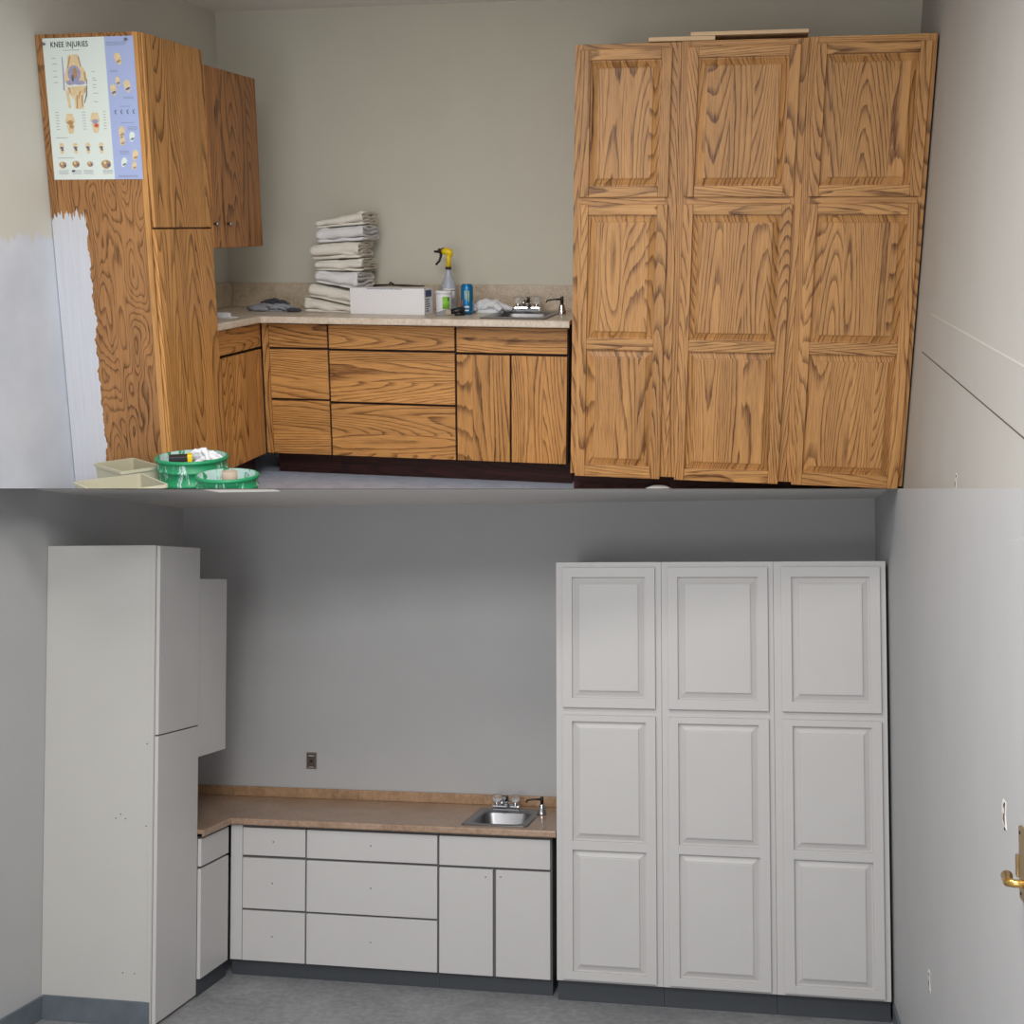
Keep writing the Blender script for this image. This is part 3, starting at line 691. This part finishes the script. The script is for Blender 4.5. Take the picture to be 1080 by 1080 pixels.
m = MB(); m.lathe([(.040, 0), (.042, .012), (.042, .095), (.0425, .130), (.036, .155), (.022, .185), (.014, .215), (.013, .235)], (0, 0), 32); m.build('bottle', 'pe', sp)
m = MB(); m.lathe([(.0155, .228), (.0160, .230), (.0160, .240), (.0155, .242)], (0, 0), 20); m.build('collar', 'inkd', sp)
m = MB(); m.tube([(0, 0, .241), (.002, 0, .285), (.004, 0, .305)], [.013, .013, .015], 16); m.tube([(.018, 0, .298), (.008, 0, .318), (-.014, 0, .325), (-.034, 0, .322)], [.012, .021, .019, .014], 16); m.build('spray_head', 'yellow', sp)
m = MB(); m.tube([(-.030, 0, .323), (-.052, 0, .327), (-.060, 0, .321), (-.078, 0, .323)], [.013, .013, .007, .006], 12); m.tube([(-.022, 0, .335), (-.036, 0, .337)], .006, 8); m.build('nozzle', 'inkd', sp)
m = MB(); m.tube([(-.040, 0, .318), (-.042, 0, .295), (-.050, 0, .272), (-.070, 0, .252)], [.010, .007, .006, .006], 10); m.build('trigger', 'inkd', sp)
m = MB(); arc_patch(m, .0425, -120, -20, .06, .128); m.build('label', 'label', sp)
m = MB(); arc_patch(m, .0435, -62, -60, .062, .126, n=2); arc_patch(m, .0435, -60, -25, .116, .121); arc_patch(m, .0435, -110, -75, .105, .109); arc_patch(m, .0435, -100, -85, .082, .086); m.build('label_print', 'ink', sp)
cn = thing('drink_can', U, (1.513, -.36, .8835), 'blue drink can with pale striped marks standing behind the brush', 'can')
m = MB(); m.lathe([(.024, 0), (.0315, .008), (.033, .014), (.033, .143), (.031, .150), (.0265, .156)], (0, 0), 32); m.build('body', 'can', cn)
m = MB(); m.lathe([(.027, .1555), (.0275, .158), (.026, .1585), (.024, .155), (.01, .155)], (0, 0), 28); m.build('lid', 'can_top', cn)
m = MB()
for a in (-100, -82, -64): arc_patch(m, .033, a, a + 8, .075 + .01 * math.sin(a), .125, n=2)
m.build('striped_mark', 'stripe', cn)
m = MB(); arc_patch(m, .033, -100, -55, .035, .045); arc_patch(m, .033, -100, -60, .018, .026); m.build('printed_text', 'label', cn)
m = MB(); arc_patch(m, .033, -135, -122, .04, .075, n=3); m.build('orange_mark', 'orange', cn)
br = thing('paint_brush', U, (1.47, -.47, .8835), 'dark paint brush and handle lying in front of the blue can', 'brush', rz=.35)
m = MB(); m.tube([(-.02, 0, .020), (.015, 0, .024), (.045, 0, .030), (.052, 0, .030)], [.013, .017, .017, .010], 14); m.build('handle', 'black', br)
m = MB(); m.tube([(.0, -.02, .010), (.05, -.022, .010)], [.010, .008], 12); m.build('second_handle', 'black', br)
m = MB(); m.box(-.05, -.018, -.016, .016, .006, .030, 0, .003); m.build('ferrule', 'roll', br)
m = MB(); m.prism([(-.05, .008), (-.05, .028), (-.10, .012), (-.10, .004)], 'y', -.02, .02); m.build('bristles', 'greyrag', br)
draped('white_cloth', U, 1.600, -.24, .8835, .110, .085, .050, 3, 'cloth_w', 'white crumpled cloth heaped behind the blue can', 'cloth', 9, .020)
draped('white_cloth', U, 1.455, -.30, .8835, .032, .045, .020, 6, 'cloth_w', 'small white cloth between tub and blue can', 'cloth', 5, .011)
draped('white_cloth', U, 1.690, -.19, .8900, .060, .045, .012, 14, 'cloth_w', 'white cloth end lying over the sink edge left of the faucet', 'cloth', 6, .011)

# things standing on the floor by the left cabinet
def bucket(x, y, r, h, label, nested=False, rings=True):
    root = thing('bucket', U, (x, y, 0), label, 'bucket')
    rb = r * .86
    m = MB(); prof = [(rb, 0), (rb + (r - rb) * .72, h * .72)]
    if rings: prof += [(r * .985, h * .735), (r * .985, h * .75), (r * .95, h * .76), (r * .955, h * .86), (r * 1.01, h * .87), (r * 1.01, h * .885), (r * .965, h * .895)]
    prof += [(r * .98, h * .96)]
    m.lathe(prof, (0, 0), 48, cap1=False); m.build('shell', 'bucket_out', root)
    m = MB(); m.lathe([(r * .98, h * .96), (r * 1.03, h * .965), (r * 1.03, h * .99), (r * 1.0, h), (r * .96, h)], (0, 0), 48, cap0=False, cap1=False); m.build('rim', 'green', root)
    m = MB(); m.lathe([(r * .96, h), (r * .93, h * .8), (rb * .95, .02), (rb * .5, .018)], (0, 0), 48, cap0=False); m.build('lining', 'bucket_in', root)
    return root
bucket(.735, -2.085, .148, .405, 'green bucket smeared with white paint holding a cloth and tool')
bucket(.975, -2.265, .124, .372, 'smaller green bucket with a cardboard tube inside, beside the cloth bucket')
draped('white_cloth', U, .770, -2.035, .345, .078, .095, .085, 21, 'cloth_w', 'white cloth hanging bunched inside the green bucket', 'cloth', 12, .015)
draped('white_cloth', U, .680, -2.085, .335, .040, .050, .022, 5, 'cloth_w', 'small white cloth scrap low in the left of the green bucket', 'cloth', 5, .012)
bt = thing('tool_battery', U, (.725, -2.150, .375), 'black and yellow tool battery in the green bucket', 'battery', rz=.45)
m = MB(); m.box(-.055, .03, -.03, .03, 0, .045, 0, .008); m.build('case', 'inkd', bt)
m = MB(); m.box(.020, .040, -.032, .031, .002, .048, 0, .004).box(-.02, .02, -.0315, -.029, .012, .02); m.build('yellow_end', 'yellow', bt)
m = MB(); m.box(0, .045, 0, .05, 0, .045, 0, .008); tag(m.build('black_tool', 'inkd', None, U, (.800, -2.135, .345), .3), 'black tool beside the white cloth in the bucket', 'tool')
m = MB(); m.lathe([(.031, 0), (.031, .355), (.018, .355), (.018, .05)], (0, 0), 28, cap1=False); tag(m.build('cardboard_tube', 'roll', None, U, (.985, -2.265, .03)), 'beige cardboard tube standing in the smaller green bucket', 'tube')
def bin_(x, y, w, d, h, rz, label):
    root = thing('storage_bin', U, (x, y, 0), label, 'storage bin', rz=rz)
    def rr(s, z, e=0): return rrect(-w / 2 * s - e, w / 2 * s + e, -d / 2 * s - e, d / 2 * s + e, z, .012, 3)
    m = MB(); m.loft([rr(.88, 0), rr(1, h - .012), rr(1, h - .012, .006), rr(1, h, .006), rr(1, h, -.001)], 0, cap1=False, smooth=False); m.build('shell', 'cream', root)
    m = MB(); m.loft([rr(1, h, -.001), rr(.87, .012)], 0, cap0=False, smooth=False); m.build('lining', 'cream_in', root)
bin_(.435, -2.085, .250, .175, .355, -.60, 'cream plastic bin between the cabinet side and the green bucket')
bin_(.600, -2.440, .27, .27, .355, -.70, 'cream plastic bin nearest the viewer, cut low in front of the buckets')
m = MB(); m.lathe([(.085, 0), (.085, .05), (.07, .075), (.04, .088), (.01, .09)], (0, 0), 28); 
tag(m.build('plastic_bowl', 'white', None, U, (2.60, -.83, 0.0)), 'white upturned plastic bowl on the floor below the oak cabinets', 'bowl')

# ================================================================ WHITE ROOM (below)
Lw = W_WHITE
zC = 2.491; XR = 3.932
struct('wall_left', MB().box(-.12, 0, -4.6, .12, -.2, zC + .1), 'wall_l', Lw)
struct('wall_back', MB().box(0, XR, 0, .12, -.2, zC + .1), 'wall_l', Lw)
struct('wall_right', MB().box(XR, XR + .12, -4.6, .12, -.2, zC + .1), 'wall_l', Lw)
struct('floor', MB().box(-.12, XR + .12, -4.6, .12, -.12, 0), 'floor_l', Lw)
struct('ceiling', MB().box(-.12, XR + .12, -4.6, .12, zC, zC + .1), 'ceil', Lw)
struct('baseboard_left', MB().box(.0, .012, -4.5, -1.386, 0, .107, 0, .003), 'base_side', Lw)
struct('baseboard_right', MB().box(XR - .012, XR, -4.5, -.70, 0, .10, 0, .003), 'base_side', Lw)
TY0, TY1, TX, TZ = -1.384, -.965, .584, 2.227
tc = thing('tall_cabinet', Lw, (0, TY0, 0), 'white painted tall cabinet at the left wall of the grey room', 'cabinet')
m = MB(); m.box(.002, TX - .020, 0, .02, .0, TZ, 0, .001); sp_ = m.build('side_panel', 'white_p', tc)
for hx, hz in ((.40, .97), (.375, .95), (.425, .95), (.53, .92), (.53, 1.30), (.42, .24), (.48, .24)):
    m = MB(); m.tube([(hx, -.0005, hz), (hx, .002, hz)], .003, 8); m.build('screw_hole', 'gap_dark', sp_)
m = MB(); m.box(TX - .042, TX - .022, -.004, .0, .02, TZ - .002, 0, .001); m.build('corner_stile', 'white_p', tc)
m = MB(); m.box(.004, TX - .024, .02, TY1 - TY0, .02, TZ - .002); m.build('carcass', 'gap_l', tc)
for a, b in ((1.341, TZ - .002), (.012, 1.335)):
    m = MB(); m.box(TX - .018, TX, .004, TY1 - TY0 - .001, a, b, 0, .003); d = m.build('door', 'white_d', tc)
m = MB(); m.box(.012, TX - .025, -.010, -.0002, 0, .115, 0, .003); m.build('vinyl_base', 'base_side', tc)
wc = thing('wall_cabinet', Lw, (0, -.643, 1.179), 'white painted wall cabinet in the left corner of the grey room', 'cabinet')
m = MB(); m.box(.003, .560, -.320, 0, 0, .892, 0, .001); m.build('carcass', 'white_p', wc)
m = MB(); m.box(.561, .580, -.320, -.001, .001, .891, 0, .002); m.build('door', 'white_d', wc)
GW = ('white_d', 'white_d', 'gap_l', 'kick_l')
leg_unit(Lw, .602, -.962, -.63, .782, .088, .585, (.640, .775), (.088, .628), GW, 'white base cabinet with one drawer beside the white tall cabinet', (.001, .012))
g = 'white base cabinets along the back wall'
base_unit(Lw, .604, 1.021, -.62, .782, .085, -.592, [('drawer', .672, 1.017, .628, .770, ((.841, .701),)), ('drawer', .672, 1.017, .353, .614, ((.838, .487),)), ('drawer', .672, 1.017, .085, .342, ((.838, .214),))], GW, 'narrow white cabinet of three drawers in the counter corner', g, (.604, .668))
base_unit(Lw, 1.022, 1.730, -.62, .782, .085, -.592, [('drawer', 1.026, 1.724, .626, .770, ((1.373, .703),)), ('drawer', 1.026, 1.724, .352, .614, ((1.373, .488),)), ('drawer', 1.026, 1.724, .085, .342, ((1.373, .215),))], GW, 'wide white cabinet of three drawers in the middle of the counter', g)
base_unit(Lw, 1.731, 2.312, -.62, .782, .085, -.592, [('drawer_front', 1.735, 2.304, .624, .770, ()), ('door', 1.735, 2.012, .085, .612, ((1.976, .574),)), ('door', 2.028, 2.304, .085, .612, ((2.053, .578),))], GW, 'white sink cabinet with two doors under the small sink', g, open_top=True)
countertop(Lw, .620, 2.338, -.648, -.965, .822, .034, (1.87, 2.15, -.552, -.212), ('top_l', 'splash_l'), 'tan speckled laminate worktop over the white base cabinets', .878)
sink(Lw, 1.842, 2.178, -.585, -.12, .822, 'steel drop-in sink in the tan worktop')
faucet(Lw, 1.985, -.165, .8268, 'chrome faucet with clear knobs on the sink of the tan worktop')
dispenser(Lw, 2.195, -.24, .822, 'chrome soap dispenser with black spout on the tan worktop')
WM = ('white_d', 'white_d', 'white_p', 'kick_l', 'gap_l')
gr = 'white tall cabinets in the right-hand row'
yR = -.696
for (a, b, c, d, lab) in ((2.346, 2.866, 2.381, 2.836, 'white tall cabinet next to the sink, leftmost of the white row'), (2.866, 3.400, 2.898, 3.374, 'white tall cabinet in the middle of the white row'),
                          (3.400, 3.918, 3.436, 3.890, 'white tall cabinet against the grey right wall')):
    tall_unit(Lw, a, b, yR, .106, 2.150, c, d, [(1.486, 2.076)], [(.158, .746), (.790, 1.370)], (1.400, 1.438), WM, lab, gr, -.64, .120, 2.124)
ot = thing('outlet_plate', Lw, (.782, 0, .986), 'brown outlet plate on the grey back wall above the tan counter', 'outlet')
m = MB(); m.box(0, .062, -.006, 0, 0, .094, 0, .002); m.build('plate', 'outlet_r', ot)
m = MB(); m.box(.007, .055, -.008, -.005, .007, .087, 0, .001); f_ = m.build('insert', 'outlet', ot)
m = MB(); m.tube([(.031, -.0095, .045), (.031, -.007, .045)], .007, 12); m.build('hole', 'gap_dark', f_)
m = MB(); m.box(.014, .048, -.0095, -.0075, .074, .077); m.box(.016, .046, -.0095, -.0075, .010, .012); m.build('pale_marks', 'label', f_)
def cutout(y, z, w, h, label, room=Lw, xr=XR):
    o = thing('wall_cutout', room, (xr, y, z), label, 'wall hole')
    m = MB(); m.prism([(-w / 2, 0), (-w * .35, h * .5), (-w * .55, h), (w * .2, h * 1.05), (w / 2, h * .8), (w * .4, h * .2)], 'x', -.0015, .0); m.build('torn_edge', 'rough_white', o)
    m = MB(); m.prism([(-w / 4, h * .12), (-w * .2, h * .5), (-w * .3, h * .85), (w * .1, h * .9), (w / 4, h * .3)], 'x', -.0022, -.0014); m.build('cavity', 'cutout', o)
    m = MB(); m.box(-.0028, -.002, -w * .08, w * .10, h * .55, h * .75); m.build('white_clip', 'rough_white', o)
    m = MB(); m.tube([(-.003, -w * .28, h * .92), (-.001, -w * .28, h * .92)], .004, 8); m.tube([(-.003, -w * .2, h * .02), (-.001, -w * .2, h * .02)], .004, 8); m.build('screw_hole', 'gap_dark', o)
cutout(-3.40, 1.440, .05, .068, 'torn hole in the grey right wall beside the brass handle')
cutout(-1.92, .562, .05, .072, 'low patched hole in the grey right wall beside the white cabinets')
cutout(-2.33, .440, .035, .060, 'small white patched hole low in the greige right wall', U, 3.760)
dr = MB(); dr.box(XR - .003, XR + .001, -4.45, -3.50, .0, 2.15, 0, .001)
door = struct('door_1', dr, 'wall_l', Lw)
dh = MB(); dh.box(XR - .012, XR - .003, -3.86, -3.625, 1.325, 1.492, 0, .004); plate = dh.build('handle_plate', 'brass', door)
m = MB(); m.box(XR - .016, XR - .003, -3.627, -3.605, 1.372, 1.422, 0, .002); m.build('latch', 'brass', door)
m = MB(); m.tube([(XR - .010, -3.765, 1.390), (XR - .048, -3.765, 1.390), (XR - .058, -3.755, 1.390), (XR - .056, -3.735, 1.386), (XR - .052, -3.700, 1.392)], [.010, .009, .010, .011, .013], 14); m.build('lever', 'brass_b', door)
for zz in (1.478, 1.340):
    m = MB(); m.tube([(XR - .0135, -3.645, zz), (XR - .011, -3.645, zz)], .004, 8); m.build('screw', 'gap_dark', plate)
lt = thing('ceiling_light', Lw, (.80, -1.84, zC), 'lit ceiling panel light at the upper edge of the grey room', 'ceiling light')
m = MB(); m.box(0, .33, 0, .62, -.006, -.0005, 0, .002); m.build('frame', 'white', lt)
m = MB(); m.box(.012, .318, .012, .608, -.0085, -.0062); m.build('diffuser', 'lamp', lt)

# ---------------------------------------------------------------- cut both rooms along the slab between them
bpy.context.view_layer.update()
def cut(o, keep_up):
    if o.type != 'MESH': return
    mw = o.matrix_world; inv = mw.inverted()
    n = SLAB_N if keep_up else -SLAB_N
    p = SLAB_P + (SLAB_N * 0.0 if keep_up else Vector((0, 0, 0)))
    ds = [(mw @ v.co - p).dot(n) for v in o.data.vertices]
    if not ds or min(ds) >= -1e-6: return
    bm = bmesh.new(); bm.from_mesh(o.data)
    co = inv @ p; no = (mw.to_3x3().transposed() @ n).normalized()
    if max(ds) <= 0: bm.clear()
    else:
        r = bmesh.ops.bisect_plane(bm, geom=bm.verts[:] + bm.edges[:] + bm.faces[:], plane_co=co, plane_no=no, clear_inner=True, dist=1e-6)
        es = [e for e in r['geom_cut'] if isinstance(e, bmesh.types.BMEdge) and e.is_valid and e.is_boundary]
        if es:
            try: bmesh.ops.holes_fill(bm, edges=es, sides=0)
            except Exception: pass
    bm.to_mesh(o.data); bm.free()
W_inv = W_WHITE.inverted()
def root_of(o):
    while o.parent: o = o.parent
    return o
for o in list(COL.objects):
    if o.type == 'MESH':
        up = (root_of(o).matrix_world.to_3x3().col[2] - Vector((0, 0, 1))).length < 1e-4
        cut(o, up)
for o in list(COL.objects):
    if o.type == 'MESH' and len(o.data.polygons) == 0: bpy.data.objects.remove(o)
# the slab itself: 5 mm thick, from just before the first thing it carries to behind both back walls
sx = X.copy(); sy = slab_dir.copy(); sz = SLAB_N.copy()
sm = MB(); sm.box(-2.8, 2.8, 5.3, 8.2, -.0048, -.0004)
so = sm.build('trim_3', 'slab', None, Matrix(((sx.x, sy.x, sz.x, CU.x), (sx.y, sy.y, sz.y, CU.y), (sx.z, sy.z, sz.z, CU.z), (0, 0, 0, 1))), (0, 0, 0)); so['kind'] = 'structure'

# ---------------------------------------------------------------- light
def area(name, room, loc, target, sx_, sy_, power, col=(1, 1, 1)):
    d = bpy.data.lights.new(name, 'AREA'); d.shape = 'RECTANGLE'; d.size = sx_; d.size_y = sy_; d.energy = power; d.color = col
    o = bpy.data.objects.new(name, d); COL.objects.link(o)
    v = (Vector(target) - Vector(loc)).to_track_quat('-Z', 'Y').to_matrix().to_4x4()
    o.matrix_basis = room @ Matrix.Translation(Vector(loc)) @ v
    return o
area('ceiling_panel_lamp', W_OAK, (1.7, -3.1, 2.46), (1.7, -3.0999, 0), 1.2, .6, 38, (1, .98, .95))
area('ceiling_panel_lamp', W_OAK, (2.2, -5.2, 2.46), (2.2, -4.9, 0), 1.2, 1.2, 104, (1, .985, .965))
area('white_room_fill', W_WHITE, (1.9, -8.0, 1.15), (1.9, 0, 1.35), 2.2, 1.6, 55, (1, .99, .97))  # added fill panel, unseen behind the camera, brightens the white room from the front
wd = bpy.data.worlds.new('world'); SC.world = wd; wd.use_nodes = True
wd.node_tree.nodes['Background'].inputs[0].default_value = (.88, .90, .92, 1); wd.node_tree.nodes['Background'].inputs[1].default_value = .68
vs = SC.view_settings; vs.view_transform = 'Standard'; vs.look = 'None'; vs.exposure = 0; vs.gamma = 1; vs.use_curve_mapping = False
